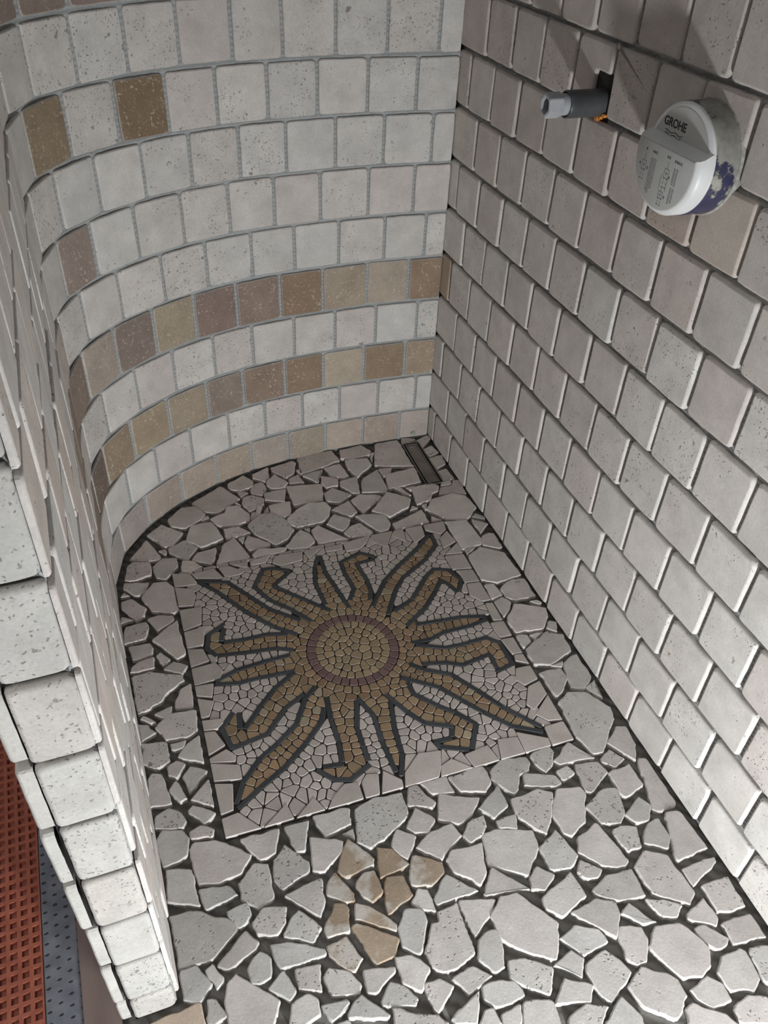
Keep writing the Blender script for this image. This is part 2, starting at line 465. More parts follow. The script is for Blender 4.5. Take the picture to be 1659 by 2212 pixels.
def stone_mat(name, speckle=0, blotch=0, pits=1.0, bump=.5, rgh=.75, pitscale=200):
    m, nt, b = newmat(name); L = nt.links.new
    tc = N(nt, 'ShaderNodeTexCoord'); ca = N(nt, 'ShaderNodeAttribute', attribute_name='Col'); ra = N(nt, 'ShaderNodeAttribute', attribute_name='Rnd')
    off = N(nt, 'ShaderNodeVectorMath', operation='MULTIPLY_ADD'); L(ra.outputs['Color'], off.inputs[0]); off.inputs[1].default_value = (7, 7, 7); L(tc.outputs['Object'], off.inputs[2])
    V = off.outputs[0]
    def nz(sc, det=4, r=.6):
        n = N(nt, 'ShaderNodeTexNoise', _Scale=sc, _Detail=det, _Roughness=r); L(V, n.inputs['Vector']); return n.outputs['Fac']
    mott = ramp(nt, nz(22, 5), [(.3, .86), (.7, 1.10)])
    fine = ramp(nt, nz(300, 4), [(.3, .90), (.7, 1.07)])
    tint = mixc(nt, nz(9, 2), (1.02, .99, .965), (.985, 1.0, 1.005))
    col = mixc(nt, 1, ca.outputs['Color'], mott, 'MULTIPLY'); col = mixc(nt, 1, col, fine, 'MULTIPLY'); col = mixc(nt, 1, col, tint, 'MULTIPLY')
    if speckle:
        sp = ramp(nt, nz(150, 4, .75), [(.56, 0), (.66, 1)]); area = ramp(nt, nz(26, 3), [(.42, .15), (.6, 1)])
        f = math_(nt, 'MULTIPLY', sp, area); f = math_(nt, 'MULTIPLY', f, speckle)
        col = mixc(nt, f, col, (.62, .55, .46))
    if blotch:
        col = mixc(nt, ramp(nt, nz(17, 4), [(.46, 0), (.56, blotch)]), col, (.48, .455, .42))
    # pits: small voronoi holes, clustered by noise; strength comes from the attribute's alpha
    vo = N(nt, 'ShaderNodeTexVoronoi', _Scale=pitscale); 
    dis = N(nt, 'ShaderNodeVectorMath', operation='ADD'); n2 = N(nt, 'ShaderNodeTexNoise', _Scale=120.0, _Detail=2.0); L(V, n2.inputs['Vector'])
    sc = N(nt, 'ShaderNodeVectorMath', operation='SCALE'); L(n2.outputs['Color'], sc.inputs[0]); sc.inputs['Scale'].default_value = .012
    L(V, dis.inputs[0]); L(sc.outputs[0], dis.inputs[1]); L(dis.outputs[0], vo.inputs['Vector'])
    holes = ramp(nt, vo.outputs['Distance'], [(.16, 1), (.30, 0)])
    sel = math_(nt, 'GREATER_THAN', N_sep(nt, vo.outputs['Color']), .45)
    clus = N(nt, 'ShaderNodeMath', operation='SUBTRACT'); L(nz(16, 3, .6), clus.inputs[0])
    thr = math_(nt, 'MULTIPLY', ca.outputs['Alpha'], -.28); thr = math_(nt, 'ADD', thr, .655); L(thr, clus.inputs[1])
    cl = math_(nt, 'MULTIPLY', clus.outputs[0], 14); cl = N_clamp(nt, cl)
    h = math_(nt, 'MULTIPLY', holes, sel); h = math_(nt, 'MULTIPLY', h, cl)
    # ragged worm-like cavities
    wn = nz(75, 5, .55); worm = ramp(nt, wn, [(.30, 1), (.36, 0)])
    wcl = math_(nt, 'MULTIPLY', math_(nt, 'SUBTRACT', nz(11, 2), math_(nt, 'ADD', thr, .02)), 10); worm = math_(nt, 'MULTIPLY', worm, N_clamp(nt, wcl))
    h = math_(nt, 'MAXIMUM', h, worm); h = math_(nt, 'MULTIPLY', h, pits)
    col = mixc(nt, math_(nt, 'MULTIPLY', h, .75), col, (.16, .13, .115))
    L(col, b.inputs['Base Color']); b.inputs['Roughness'].default_value = rgh
    b.inputs['Specular IOR Level'].default_value = .25
    hh = math_(nt, 'MULTIPLY', h, -1.0); hh = math_(nt, 'ADD', hh, math_(nt, 'MULTIPLY', nz(330, 3), .16)); hh = math_(nt, 'ADD', hh, math_(nt, 'MULTIPLY', nz(60, 4), .35))
    bp = N(nt, 'ShaderNodeBump', _Strength=bump, _Distance=.0016); L(hh, bp.inputs['Height']); L(bp.outputs[0], b.inputs['Normal'])
    return m
def N_sep(nt, c):
    s = N(nt, 'ShaderNodeSeparateColor'); nt.links.new(c, s.inputs[0]); return s.outputs[0]
def N_clamp(nt, v):
    s = N(nt, 'ShaderNodeClamp'); nt.links.new(v, s.inputs[0]); return s.outputs[0]
def noisy(name, c1, c2, scale=40, rgh=.8, bump=.3, dist=.001, spec=.3, metal=0, stretch=None, det=5):
    m, nt, b = newmat(name); L = nt.links.new
    tc = N(nt, 'ShaderNodeTexCoord'); n = N(nt, 'ShaderNodeTexNoise', _Scale=float(scale), _Detail=float(det)); v = tc.outputs['Object']
    if stretch:
        mp = N(nt, 'ShaderNodeMapping'); L(v, mp.inputs[0]); mp.inputs['Scale'].default_value = stretch; v = mp.outputs[0]
    L(v, n.inputs['Vector'])
    L(ramp(nt, n.outputs['Fac'], [(.32, c1), (.68, c2)]), b.inputs['Base Color'])
    b.inputs['Roughness'].default_value = rgh; b.inputs['Specular IOR Level'].default_value = spec; b.inputs['Metallic'].default_value = metal
    if bump:
        bp = N(nt, 'ShaderNodeBump', _Strength=bump, _Distance=dist); L(n.outputs['Fac'], bp.inputs['Height']); L(bp.outputs[0], b.inputs['Normal'])
    return m
def combed(name, c1, c2, scale, axis='Z', bump=.6):
    """adhesive with comb ridges"""
    m, nt, b = newmat(name); L = nt.links.new
    tc = N(nt, 'ShaderNodeTexCoord')
    w = N(nt, 'ShaderNodeTexWave', bands_direction=axis, _Scale=float(scale), _Distortion=2.5, _Detail=2.0, _Detail_Scale=3.0); L(tc.outputs['Object'], w.inputs['Vector'])
    n = N(nt, 'ShaderNodeTexNoise', _Scale=30.0, _Detail=5.0); L(tc.outputs['Object'], n.inputs['Vector'])
    f = math_(nt, 'ADD', math_(nt, 'MULTIPLY', w.outputs['Fac'], .45), math_(nt, 'MULTIPLY', n.outputs['Fac'], .55))
    L(ramp(nt, f, [(.25, c1), (.7, c2)]), b.inputs['Base Color']); b.inputs['Roughness'].default_value = .9
    bp = N(nt, 'ShaderNodeBump', _Strength=bump, _Distance=.003); L(f, bp.inputs['Height']); L(bp.outputs[0], b.inputs['Normal'])
    return m

M = dict(
    tile=stone_mat('ivory_tumbled_travertine'),
    brown=stone_mat('brown_tumbled_travertine', speckle=.75, pits=.6),
    stone=stone_mat('broken_travertine', bump=.75, pits=1.0, pitscale=155),
    stain=stone_mat('rust_stained_travertine', bump=.8, speckle=.3, blotch=.9),
    tess=stone_mat('flat_marble_chips', pits=0, bump=.12, rgh=.55),
    slate=stone_mat('charcoal_slate_strips', pits=0, bump=.2, rgh=.5),
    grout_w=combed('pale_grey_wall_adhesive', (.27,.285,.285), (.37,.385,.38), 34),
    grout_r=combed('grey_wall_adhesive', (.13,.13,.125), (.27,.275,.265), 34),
    grout_d=combed('shaded_wall_adhesive', (.07,.068,.062), (.13,.125,.115), 34),  # adhesive darkened to paint in the shade between the capping tiles
    bed=combed('dark_floor_adhesive', (.070,.064,.056), (.135,.13,.12), 22, 'DIAGONAL', .6),
    mbed=noisy('mosaic_adhesive', (.035,.028,.025), (.07,.06,.055), 60),
    steel=noisy('brushed_steel', (.22,.22,.21), (.32,.32,.30), 300, .38, .1, .0003, .5, .85, (.05,.05,1)),
    plate=noisy('drain_tray', (.21,.185,.17), (.28,.255,.235), 30, .5, .1, .0004, .4, .4),
    black=noisy('dark_gap', (.008,.008,.008), (.015,.015,.015), 20, .7, 0),
    tube=noisy('dark_grey_plastic', (.050,.054,.056), (.072,.077,.080), 30, .42, .05, .0003, .5),
    fit=noisy('pale_grey_plastic', (.33,.34,.36), (.40,.41,.43), 30, .45, .05, .0003, .5),
    white=noisy('white_plastic', (.60,.61,.60), (.70,.71,.71), 25, .4, .04, .0003, .45),
    label=noisy('grey_plastic_plate', (.40,.405,.39), (.45,.45,.44), 25, .5, .03, .0003, .4),
    ink=noisy('dark_print', (.03,.032,.035), (.05,.05,.055), 50, .7, 0),
    inkp=noisy('faint_print', (.17,.17,.18), (.25,.25,.26), 400, .7, 0),
    orange=noisy('orange_seal', (.45,.16,.03), (.7,.3,.07), 200, .6, .5),
    cement=noisy('cement_smear', (.22,.22,.20), (.42,.41,.37), 90, .9, 1, .003),
    mat=noisy('red_orange_membrane', (.30,.085,.052), (.40,.125,.078), 60, .5, .2, .001, .4),
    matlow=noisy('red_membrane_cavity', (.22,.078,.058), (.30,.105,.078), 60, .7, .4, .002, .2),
    wood=noisy('brown_board', (.17,.125,.11), (.25,.19,.17), 25, .7, .2, .001, .3, 0, (1,.2,1)),
    conc=noisy('grey_slab', (.16,.16,.155), (.26,.26,.25), 12, .9, .3, .003),
)

# navy sleeve with cement smears growing towards its upper side
def sleeve_mat():
    m, nt, b = newmat('navy_sleeve_with_cement'); L = nt.links.new
    tc = N(nt, 'ShaderNodeTexCoord'); n = N(nt, 'ShaderNodeTexNoise', _Scale=38.0, _Detail=6.0, _Roughness=.6); L(tc.outputs['Object'], n.inputs['Vector'])
    sx = N(nt, 'ShaderNodeSeparateXYZ'); L(tc.outputs['Object'], sx.inputs[0])
    up = N(nt, 'ShaderNodeMapRange'); L(sx.outputs['Z'], up.inputs[0]); up.inputs[1].default_value = -.05; up.inputs[2].default_value = .03; up.inputs[3].default_value = -.06; up.inputs[4].default_value = .26
    dx = N(nt, 'ShaderNodeMapRange'); L(sx.outputs['X'], dx.inputs[0]); dx.inputs[1].default_value = -.036; dx.inputs[2].default_value = -.002; dx.inputs[3].default_value = -.12; dx.inputs[4].default_value = .02
    f = math_(nt, 'ADD', math_(nt, 'ADD', n.outputs['Fac'], up.outputs[0]), dx.outputs[0])
    fac = ramp(nt, f, [(.55, 0), (.585, 1)])
    base = ramp(nt, n.outputs['Fac'], [(.3, (.028,.028,.066)), (.7, (.048,.048,.10))])
    cem = ramp(nt, n.outputs['Fac'], [(.3, (.15,.15,.135)), (.7, (.36,.35,.31))])
    L(mixc(nt, fac, base, cem), b.inputs['Base Color']); L(ramp(nt, fac, [(0, .3), (1, .9)]), b.inputs['Roughness'])
    bp = N(nt, 'ShaderNodeBump', _Strength=.6, _Distance=.003); L(fac, bp.inputs['Height']); L(bp.outputs[0], b.inputs['Normal'])
    return m
M['sleeve'] = sleeve_mat()
# grey tape with rows of small holes
def tape_mat():
    m, nt, b = newmat('grey_perforated_tape'); L = nt.links.new
    tc = N(nt, 'ShaderNodeTexCoord'); sx = N(nt, 'ShaderNodeSeparateXYZ'); L(tc.outputs['Object'], sx.inputs[0])
    n = N(nt, 'ShaderNodeTexNoise', _Scale=50.0, _Detail=5.0); L(tc.outputs['Object'], n.inputs['Vector'])
    P = .0145
    xc = math_(nt, 'DIVIDE', sx.outputs['X'], P); row = math_(nt, 'FLOOR', xc)
    yo = math_(nt, 'ADD', math_(nt, 'DIVIDE', sx.outputs['Y'], P*1.08), math_(nt, 'MULTIPLY', row, .5))
    fx = math_(nt, 'SUBTRACT', math_(nt, 'FRACT', xc), .5); fy = math_(nt, 'SUBTRACT', math_(nt, 'FRACT', yo), .5)
    d = math_(nt, 'SQRT', math_(nt, 'ADD', math_(nt, 'MULTIPLY', fx, fx), math_(nt, 'MULTIPLY', math_(nt, 'MULTIPLY', fy, fy), 3.0)))
    d = math_(nt, 'ADD', d, math_(nt, 'MULTIPLY', n.outputs['Fac'], .12))
    h = ramp(nt, d, [(.22, 1), (.30, 0)])
    base = ramp(nt, n.outputs['Fac'], [(.3, (.12,.13,.155)), (.7, (.20,.21,.24))])
    L(mixc(nt, h, base, (.045,.035,.04)), b.inputs['Base Color']); b.inputs['Roughness'].default_value = .7
    bp = N(nt, 'ShaderNodeBump', _Strength=.8, _Distance=.002); L(math_(nt, 'MULTIPLY', h, -1.0), bp.inputs['Height']); L(bp.outputs[0], b.inputs['Normal'])
    return m
M['tape'] = tape_mat()

# ------------------------------------------------------------------ colours
def ivory(pink=.25):
    b = R.uniform(.525, .585); t = R.random()
    if t < pink: b *= .965; return (b*1.0, b*.925, b*.885)
    if t < pink+.4: return (b*1.0, b*.953, b*.908)
    return (b*.995, b*.965, b*.925)
def brown(base=None, v=.08):
    base = base or R.choice([(.32,.225,.145), (.36,.27,.19), (.29,.20,.13), (.33,.245,.16)])
    k = R.uniform(1-v, 1+v); g = sum(base)/3; return tuple((c*.76+g*.24)*k for c in base)
def lighten(c, f=.35): return tuple(a+(.58-a)*f for a in c)

TS = .0965          # tile size
# ------------------------------------------------------------------ right wall
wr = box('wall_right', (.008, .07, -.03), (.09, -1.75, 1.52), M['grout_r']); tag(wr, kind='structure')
ZR = [0.0] + [.0895+.1031*k for k in range(14)]
OFF = [.024, .090, .035, .092, .035, .083, .030, .092, .038, .093, .030, .092, .033, .09]
P = Plates()
fr_r = lambda y, z, h: (-h if h > 0 else -h, y, z)      # face at x=0, depth goes to +x
HOLE = (-.488, .934)
for r in range(14):
    z0, z1 = (ZR[r]+.0005, ZR[r+1]-.0035) if r == 0 else (ZR[r]+.0035, ZR[r+1]-.0035)
    y = 0.0; nxt = -OFF[r]
    while y > -1.72:
        ya, yb = (.0195 if y == 0 else y-.003), nxt+.003
        jz = R.uniform(-.0012, .0012); jy = R.uniform(-.001, .001); sk = R.uniform(-.0012, .0012)
        pts = [(ya+jy, z0+jz), (yb+jy, z0+jz+sk), (yb+jy, z1+jz+sk), (ya+jy, z1+jz)]
        cmid = (ya+yb)/2
        if r == 9 and yb < -.482 < ya and ya > -.45:   # notch for the pipe sleeve
            pts = [(ya, z0), (-.464, z0), (-.464, .974), (yb, .974), (yb, z1), (ya, z1)]
        if r == 9 and yb < -.55 and ya > -.53 and ya < -.49:
            pts = [(-.511, z0), (yb, z0), (yb, z1), (ya, z1), (-.511, z1)]
        c = ivory(.5 if z0 > .25 and cmid > -.75 else .22)
        if R.random() < .025: c = (c[0]*1.0, c[1]*.94, c[2]*.88)
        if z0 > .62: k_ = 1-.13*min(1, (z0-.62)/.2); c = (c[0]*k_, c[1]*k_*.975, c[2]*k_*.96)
        if r == 4 and y == 0: c = (.42, .34, .27)
        out = R.uniform(-.0012, .0012)
        P.add(rough(pts, .011, .0009, .0075), (lambda o: lambda a, b, h: (-(h+o), a, b))(out), .0085+out, .0042, c, R.choice([.1, .3, .4, .6, .8]), lighten(c, .1), .012)  # paler side colour paints in the lit tile edges
        y = nxt; nxt -= .1031+R.uniform(-.0008, .0008)
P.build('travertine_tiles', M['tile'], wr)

# ------------------------------------------------------------------ curved wall (back and left in one sweep)
CV = [(0, .010), (-.1, .016), (-.2, .018), (-.32, .013), (-.43, .001), (-.54, -.028), (-.635, -.070), (-.72, -.126), (-.79, -.199), (-.825, -.275), (-.8375, -.35), (-.838, -.43), (-.838, -.8), (-.838, -1.154)]
def dense(Cp, n=30):
    Q = [Vector(p) for p in Cp]; Q = [Q[0]*2-Q[1]]+Q+[Q[-1]*2-Q[-2]]; o = []
    for i in range(1, len(Q)-2):
        a, b, c, d = Q[i-1:i+3]
        for k in range(n):
            t = k/n; o.append(((b*2)+(c-a)*t+(a*2-b*5+c*4-d)*t*t+(b*3-a-c*3+d)*t**3)*.5)
    o.append(Q[-2]); return o
DN = dense(CV); SL = [0.0]
for i in range(1, len(DN)): SL.append(SL[-1]+(DN[i]-DN[i-1]).length)
LEN = SL[-1]
def at(s):
    s = max(0, min(LEN, s)); lo = 0
    import bisect
    i = min(len(SL)-1, max(1, bisect.bisect_left(SL, s)))
    t = (s-SL[i-1])/(SL[i]-SL[i-1]); return DN[i-1].lerp(DN[i], t)
def offs(k, d):
    a = DN[max(0, k-1)]; b = DN[min(len(DN)-1, k+1)]; t = (b-a).normalized(); n = Vector((t.y, -t.x))   # outward
    return DN[k]+n*d
def sweep(name, d0, d1, z0, z1, m, parent=None, cut=None):
    v = []; f = []; ks = list(range(0, len(DN), 3))+[len(DN)-1]
    for k in ks:
        a = offs(k, d0(k) if callable(d0) else d0); b = offs(k, d1)
        a.y = max(a.y, -1.1478); b.y = max(b.y, -1.1478)      # ends behind the capping tiles
        v += [(a.x, a.y, z0), (a.x, a.y, z1), (b.x, b.y, z1), (b.x, b.y, z0)]
    n = len(ks)
    for i in range(n-1):
        q = i*4
        for j in range(4): f.append((q+j, q+4+j, q+4+(j+1) % 4, q+(j+1) % 4))
    f += [(0, 1, 2, 3), (4*n-1, 4*n-2, 4*n-3, 4*n-4)]
    return mesh(name, v, f, m, parent)
# which side is outward?
_t = (DN[2]-DN[0]).normalized()
OUT = 1 if (Vector((_t.y, -_t.x)).y > 0) else -1
_o = offs
def offs(k, d): return _o(k, d*OUT)
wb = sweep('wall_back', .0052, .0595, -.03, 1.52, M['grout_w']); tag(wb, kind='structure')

ZB = [0.0, .0852, .187, .2866, .389, .494, .5948, .6992, .8006, .9037, 1.007, 1.110, 1.213, 1.316, 1.42]
JT = {10: [.035,.137,.239,.341,.443,.545,.647,.751,.853,.955], 9: [0.047, 0.152, 0.255, 0.358, 0.454, 0.555, 0.655, 0.756, 0.859, 0.955], 8: [0.087, 0.189, 0.292, 0.391, 0.492, 0.59, 0.692, 0.797, 0.906, 1.005],
 7: [0.047, 0.152, 0.255, 0.358, 0.454, 0.555, 0.655, 0.756, 0.853, 0.952], 6: [0.08, 0.182, 0.288, 0.387, 0.484, 0.586, 0.689, 0.79, 0.886, 0.982], 5: [0.047, 0.142, 0.247, 0.347, 0.442, 0.544, 0.645, 0.749, 0.847, 0.948],
 4: [0.08, 0.179, 0.284, 0.383, 0.484, 0.583, 0.682, 0.783, 0.883, 0.989], 3: [0.053, 0.155, 0.255, 0.354, 0.454, 0.548, 0.648, 0.746, 0.844, 0.948], 2: [0.077, 0.182, 0.284, 0.38, 0.484, 0.576, 0.679, 0.783, 0.883, 0.975],
 1: [0.043, 0.142, 0.243, 0.339, 0.435, 0.53, 0.631, 0.729, 0.821, 0.925], 0: [0.08, 0.179, 0.28, 0.38, 0.477, 0.573, 0.672, 0.78, 0.883, 0.985]}
BR = {}   # (row, tile index) -> colour
for i, c in enumerate([(.30,.205,.125), (.40,.325,.245), (.36,.285,.20), (.27,.175,.105), (.27,.185,.14), (.245,.165,.135), (.34,.27,.18), (.24,.18,.145), (.38,.31,.25), (.27,.20,.15), (.28,.2,.15), (.33,.25,.18)]): BR[(4, i)] = c
for i, c in enumerate([(.34,.25,.165), (.285,.195,.115), (.42,.35,.255), (.28,.19,.11), (.265,.18,.125), (.27,.205,.16), (.335,.265,.18), (.34,.255,.16), (.33,.24,.15), (.20,.145,.11), (.25,.19,.14), (.3,.22,.16)]): BR[(2, i)] = c
for i, c in enumerate([(.43,.365,.32), (.36,.28,.225), (.42,.34,.275), (.37,.30,.225), (.38,.32,.265), (.37,.29,.22), (.40,.32,.25), (.36,.29,.24), (.36,.305,.28), (.40,.36,.33), (.4,.35,.31), (.38,.33,.28)]): BR[(0, i)] = c
BR[(8, 6)] = (.235,.155,.082); BR[(8, 8)] = (.27,.195,.115)
BR[(6, 8)] = (.30,.23,.19)
BR[(10, 7)] = (.25,.18,.15); BR[(10, 8)] = (.26,.19,.155); BR[(10, 9)] = (.27,.2,.16)
PL = Plates(); PB = Plates()
def seg_frame(sa, sb, out):
    a, b = at(sa), at(sb); t = (b-a); L = t.length; t /= L; n = Vector((t.y, -t.x))*OUT   # outward normal
    m = (a+b)/2
    # chord sags inward of a convex arc: push the tile out so that its middle sits on the wall line
    c = at((sa+sb)/2); sag = (c-m).dot(n)*.55
    def fr(u, z, h):
        p = a+t*u+n*(sag-h-out); return (p.x, p.y, z)
    return fr, L
for r in range(14):
    js = list(JT.get(r, [.045 if r % 2 else .085])); 
    while js[-1] < LEN-.06: js.append(js[-1]+.1025+R.uniform(-.001, .001))
    js = [0]+js+[LEN]
    z0, z1 = (.0005, ZB[1]-.0034) if r == 0 else (ZB[r]+.0034, ZB[r+1]-.0034)
    for i in range(len(js)-1):
        sa, sb = js[i]+(.0008 if i == 0 else .0028), js[i+1]-(.0028 if i < len(js)-2 else 0)
        if sb-sa < .01: continue
        fr, L = seg_frame(sa, sb, R.uniform(-.0007, .0009)+(R.uniform(-.001, .0022) if sa > .9 else 0))
        jz = R.uniform(-.001, .001); sk = R.uniform(-.0009, .0009)
        pts = [(0, z0+jz), (L, z0+jz+sk), (L, z1+jz+sk), (0, z1+jz)]
        if (r, i) in BR: c = brown(BR[(r, i)], .04); tgt = PB; side = lighten(c, .45)
        else: c = ivory(.22); tgt = PL; side = c
        if r == 0 and i > 11: c = ivory(.5); tgt = PL; side = c
        if tgt is PL and sa > .95 and R.random() < .3: c = (c[0], c[1]*.945, c[2]*.91)
        tgt.add(rough(pts, .011, .0009, .0062), fr, .0055, .0026, c, R.choice([.15, .3, .5, .7, .95]), side, .01)
PL.build('travertine_tiles', M['tile'], wb); PB.build('brown_travertine_tiles', M['brown'], wb)['label'] = 'brown and tan accent tiles'

dab = [(-.040+.0075*math.cos(i*PI/8)*R.uniform(.9, 1.1), .0135+.0072*math.sin(i*PI/8)*R.uniform(.9, 1.1)) for i in range(16)]
mesh('sealant_dab', [(x, at(.04).y+.0006, z) for x, z in dab]+[(x*.96-.0016, at(.04).y-.0016, z*.96+.0005) for x, z in dab], [(i, (i+1) % 16, 16+(i+1) % 16, 16+i) for i in range(16)]+[tuple(range(16, 32))], M['cement'], wb)['label'] = 'round grey dab of sealant'
# ------------------------------------------------------------------ free end of the left wall: capping tiles, outer skin
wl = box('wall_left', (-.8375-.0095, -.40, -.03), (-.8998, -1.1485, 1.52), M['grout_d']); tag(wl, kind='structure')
ZC = [0.0, .062, .168, .274, .380, .487, .593, .700, .806, .913, 1.02, 1.126, 1.232, 1.338, 1.444, 1.52]
PC = Plates(); PO = Plates()
for i in range(len(ZC)-1):
    z0, z1 = ZC[i]+(.0005 if i == 0 else .003), ZC[i+1]-.003
    c = (.44, .432, .412) if i % 3 else (.445, .425, .40)
    o = R.uniform(-.001, .001)
    PC.add(rough([(-.8992, z0), (-.8435, z0+.001), (-.8435, z1+.001), (-.8992, z1)], .010, .0007, .008),
           (lambda o: lambda a, b, h: (a, -1.157+(-h)-o, b))(o), .0085+o, .0045, c, R.choice([.5, .8, 1.1]), c, .012)
    for j in range(8):
        ya, yb = -1.157+j*.103+(0 if j == 0 else .003), -1.157+(j+1)*.103-.003
        c2 = (.46, .45, .425) if j == 0 else ivory()
        dz = R.uniform(-.004, .004); do = R.uniform(-.0015, .001)
        PO.add(rough([(ya+R.uniform(0, .003), z0+.002+dz), (yb, z0+.002+dz), (yb, z1-.002+dz), (ya+R.uniform(0, .003), z1-.002+dz)], .006, .0014, .007),
               (lambda o: lambda a, b, h: (-.9155+(-h)+o, a, b))(do), .0146+do, .0035, c2, .5, c2, .01)
PC.build('capping_tiles', M['tile'], wl)['label'] = 'narrow ivory tiles capping the wall end'
PO.build('outer_tiles', M['tile'], wl)
box('tile_trim_gap', (-.9012, -1.1505, .0), (-.8990, -.45, 1.52), M['black'], wl)['label'] = 'dark open joint behind the outer tiles'

# ------------------------------------------------------------------ shower floor: bed + crazy paving
fv = []
for k in range(0, len(DN), 6):
    p = offs(k, .03); fv.append((p.x, p.y))
fv += [(-.858, -1.10), (-.858, -1.149), (-.905, -1.153), (-.905, -1.75), (.03, -1.75)]
n = len(fv)
flo = mesh('floor', [(x, y, -.0085) for x, y in fv]+[(x, y, -.04) for x, y in fv], [tuple(range(n))[::-1], tuple(range(n, 2*n))]+[(i, (i+1) % n, n+(i+1) % n, n+i) for i in range(n)], M['bed'])
tag(flo, kind='structure')
def parse(t):
    o = []
    for ln in t.strip().split('\n'):
        k = ''
        if ':' in ln: k, ln = ln.split(':')
        o.append((k, [tuple(int(a)/1000 for a in p.split(',')) for p in ln.split()]))
    return o
stones = parse(STONES); border = parse(BORDER); bars = parse(BARS)
fr_f = lambda a, b, h: (a, b, h)
PS = Plates(); PT = Plates()
def stone_col(k, y=-1):
    b = R.uniform(.42, .53); t = R.random()
    f = max(0, min(1, (-y-.55)/.5)); b *= 1.27-.24*f; c = (b, b*(.90+.05*f), b*(.862+.055*f)) if t < .4 else (b, b*(.925+.045*f), b*(.885+.05*f)) if t < .75 else (b*.99, b*(.935+.04*f), b*(.89+.05*f))  # back stones pinker and brighter: the difference in light is put into their colour
    if k == 'b': c = (.30, .235, .172)
    if k == 'c': c = (.33, .262, .197)
    if k == 't': c = (.47, .385, .31)
    return c
def grow(pts, d):
    n = len(pts); s = 1 if sum(pts[i][0]*pts[(i+1)%n][1]-pts[(i+1)%n][0]*pts[i][1] for i in range(n)) > 0 else -1; o = []
    for i in range(n):
        a, b, c = Vector(pts[i-1]), Vector(pts[i]), Vector(pts[(i+1)%n]); e = ((b-a).normalized()+(c-b).normalized())
        e = e.normalized() if e.length > .1 else Vector((0, 0)); o.append((b.x+e.y*d*s, b.y-e.x*d*s))
    return o
def put_stone(k, pts):
    pts = grow(pts, .0015)
    o = R.uniform(-.001, .0008)
    tgt = PT if k in ('b', 'c') else PS
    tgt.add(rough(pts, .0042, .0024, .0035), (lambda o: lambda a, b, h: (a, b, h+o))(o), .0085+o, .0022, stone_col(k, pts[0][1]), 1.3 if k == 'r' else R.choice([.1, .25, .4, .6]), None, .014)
for k, pts in stones: put_stone(k, pts)
cent = [(sum(p[0] for p in s)/len(s), sum(p[1] for p in s)/len(s), max(math.hypot(p[0]-sum(q[0] for q in s)/len(s), p[1]-sum(q[1] for q in s)/len(s)) for p in s)) for _, s in stones]
tries = 0
while tries < 2500:      # the paving carries on towards and behind the camera
    tries += 1
    x, y, r = R.uniform(-.86, -.03), R.uniform(-1.72, -1.17), R.uniform(.022, .042)
    if any(math.hypot(x-a, y-b) < r+c*.84 for a, b, c in cent): continue
    cent.append((x, y, r)); m = R.randint(5, 7); ph = R.random()*6
    put_stone('', [(x+r*R.uniform(.8, 1.05)*math.cos(ph+i*2*PI/m), y+r*R.uniform(.8, 1.05)*math.sin(ph+i*2*PI/m)) for i in range(m)])
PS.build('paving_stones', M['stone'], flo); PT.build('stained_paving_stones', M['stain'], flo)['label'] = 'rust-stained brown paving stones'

# ------------------------------------------------------------------ sun mosaic
MC = Vector((-.4150, -.6338)); MD = .4433; MT = 2.336
SQ = [MC+Vector((math.cos(MT-i*PI/2), math.sin(MT-i*PI/2)))*MD for i in range(4)]
RC = Vector((-.4197, -.6306)); RO = .0905; RI = .0735
med = empty('sun_mosaic', (MC.x, MC.y, 0)); tag(med, 'square stone mosaic of a tan sun with charcoal-outlined wavy rays set in the shower floor', 'mosaic')
rel(mesh('mosaic_bed', [(p.x, p.y, -.0045) for p in SQ]+[(p.x, p.y, -.0082) for p in SQ], [(3, 2, 1, 0), (4, 5, 6, 7), (0, 1, 5, 4), (1, 2, 6, 5), (2, 3, 7, 6), (3, 0, 4, 7)], M['mbed'], med))
lines = {k: [Vector(p) for p in pts] for k, pts in bars}
HW = .0043
segs = []
for k, pl in lines.items():
    for i in range(len(pl)-1): segs.append((pl[i], pl[i+1], HW+.0007))
def snap(p):      # border tiles end exactly on the panel's edge
    p = Vector(p)
    for i in range(4):
        a, b = SQ[i], SQ[(i+1) % 4]; t = (b-a).normalized(); n = Vector((t.y, -t.x))
        d = (p-a).dot(n)           # >0 inside (clockwise square)
        if d < .0065: p = p-n*d+n*.0004
    return (p.x, p.y)
bord = [[snap(p) for p in pts] for _, pts in border]
PBd = Plates()
def area(p): return sum(p[i][0]*p[(i+1) % len(p)][1]-p[(i+1) % len(p)][0]*p[i][1] for i in range(len(p)))/2
for pts in bord:
    c = R.uniform(.46, .53); col = (c, c*.91, c*.85)
    if area(pts) < 0: pts.reverse()
    q = []
    for i in range(len(pts)):
        a, b, d = [Vector(pts[j]) for j in (i-1, i, (i+1) % len(pts))]; m = (a-b).normalized()+(d-b).normalized()
        q.append(tuple(b+m*.0006) if m.length > .3 else tuple(b))
    PBd.add(rough(q, .012, .0004, .0022), lambda a, b, h: (a, b, h+.0006), .0052, .0009, col, 0, lighten(col, .35), .004)
    for i in range(len(pts)):
        segs.append((Vector(pts[i]), Vector(pts[(i+1) % len(pts)]), .0008))
def inpoly(p, poly):
    x, y = p; c = False; j = len(poly)-1
    for i in range(len(poly)):
        xi, yi = poly[i]; xj, yj = poly[j]
        if (yi > y) != (yj > y) and x < (xj-xi)*(y-yi)/(yj-yi)+xi: c = not c
        j = i
    return c
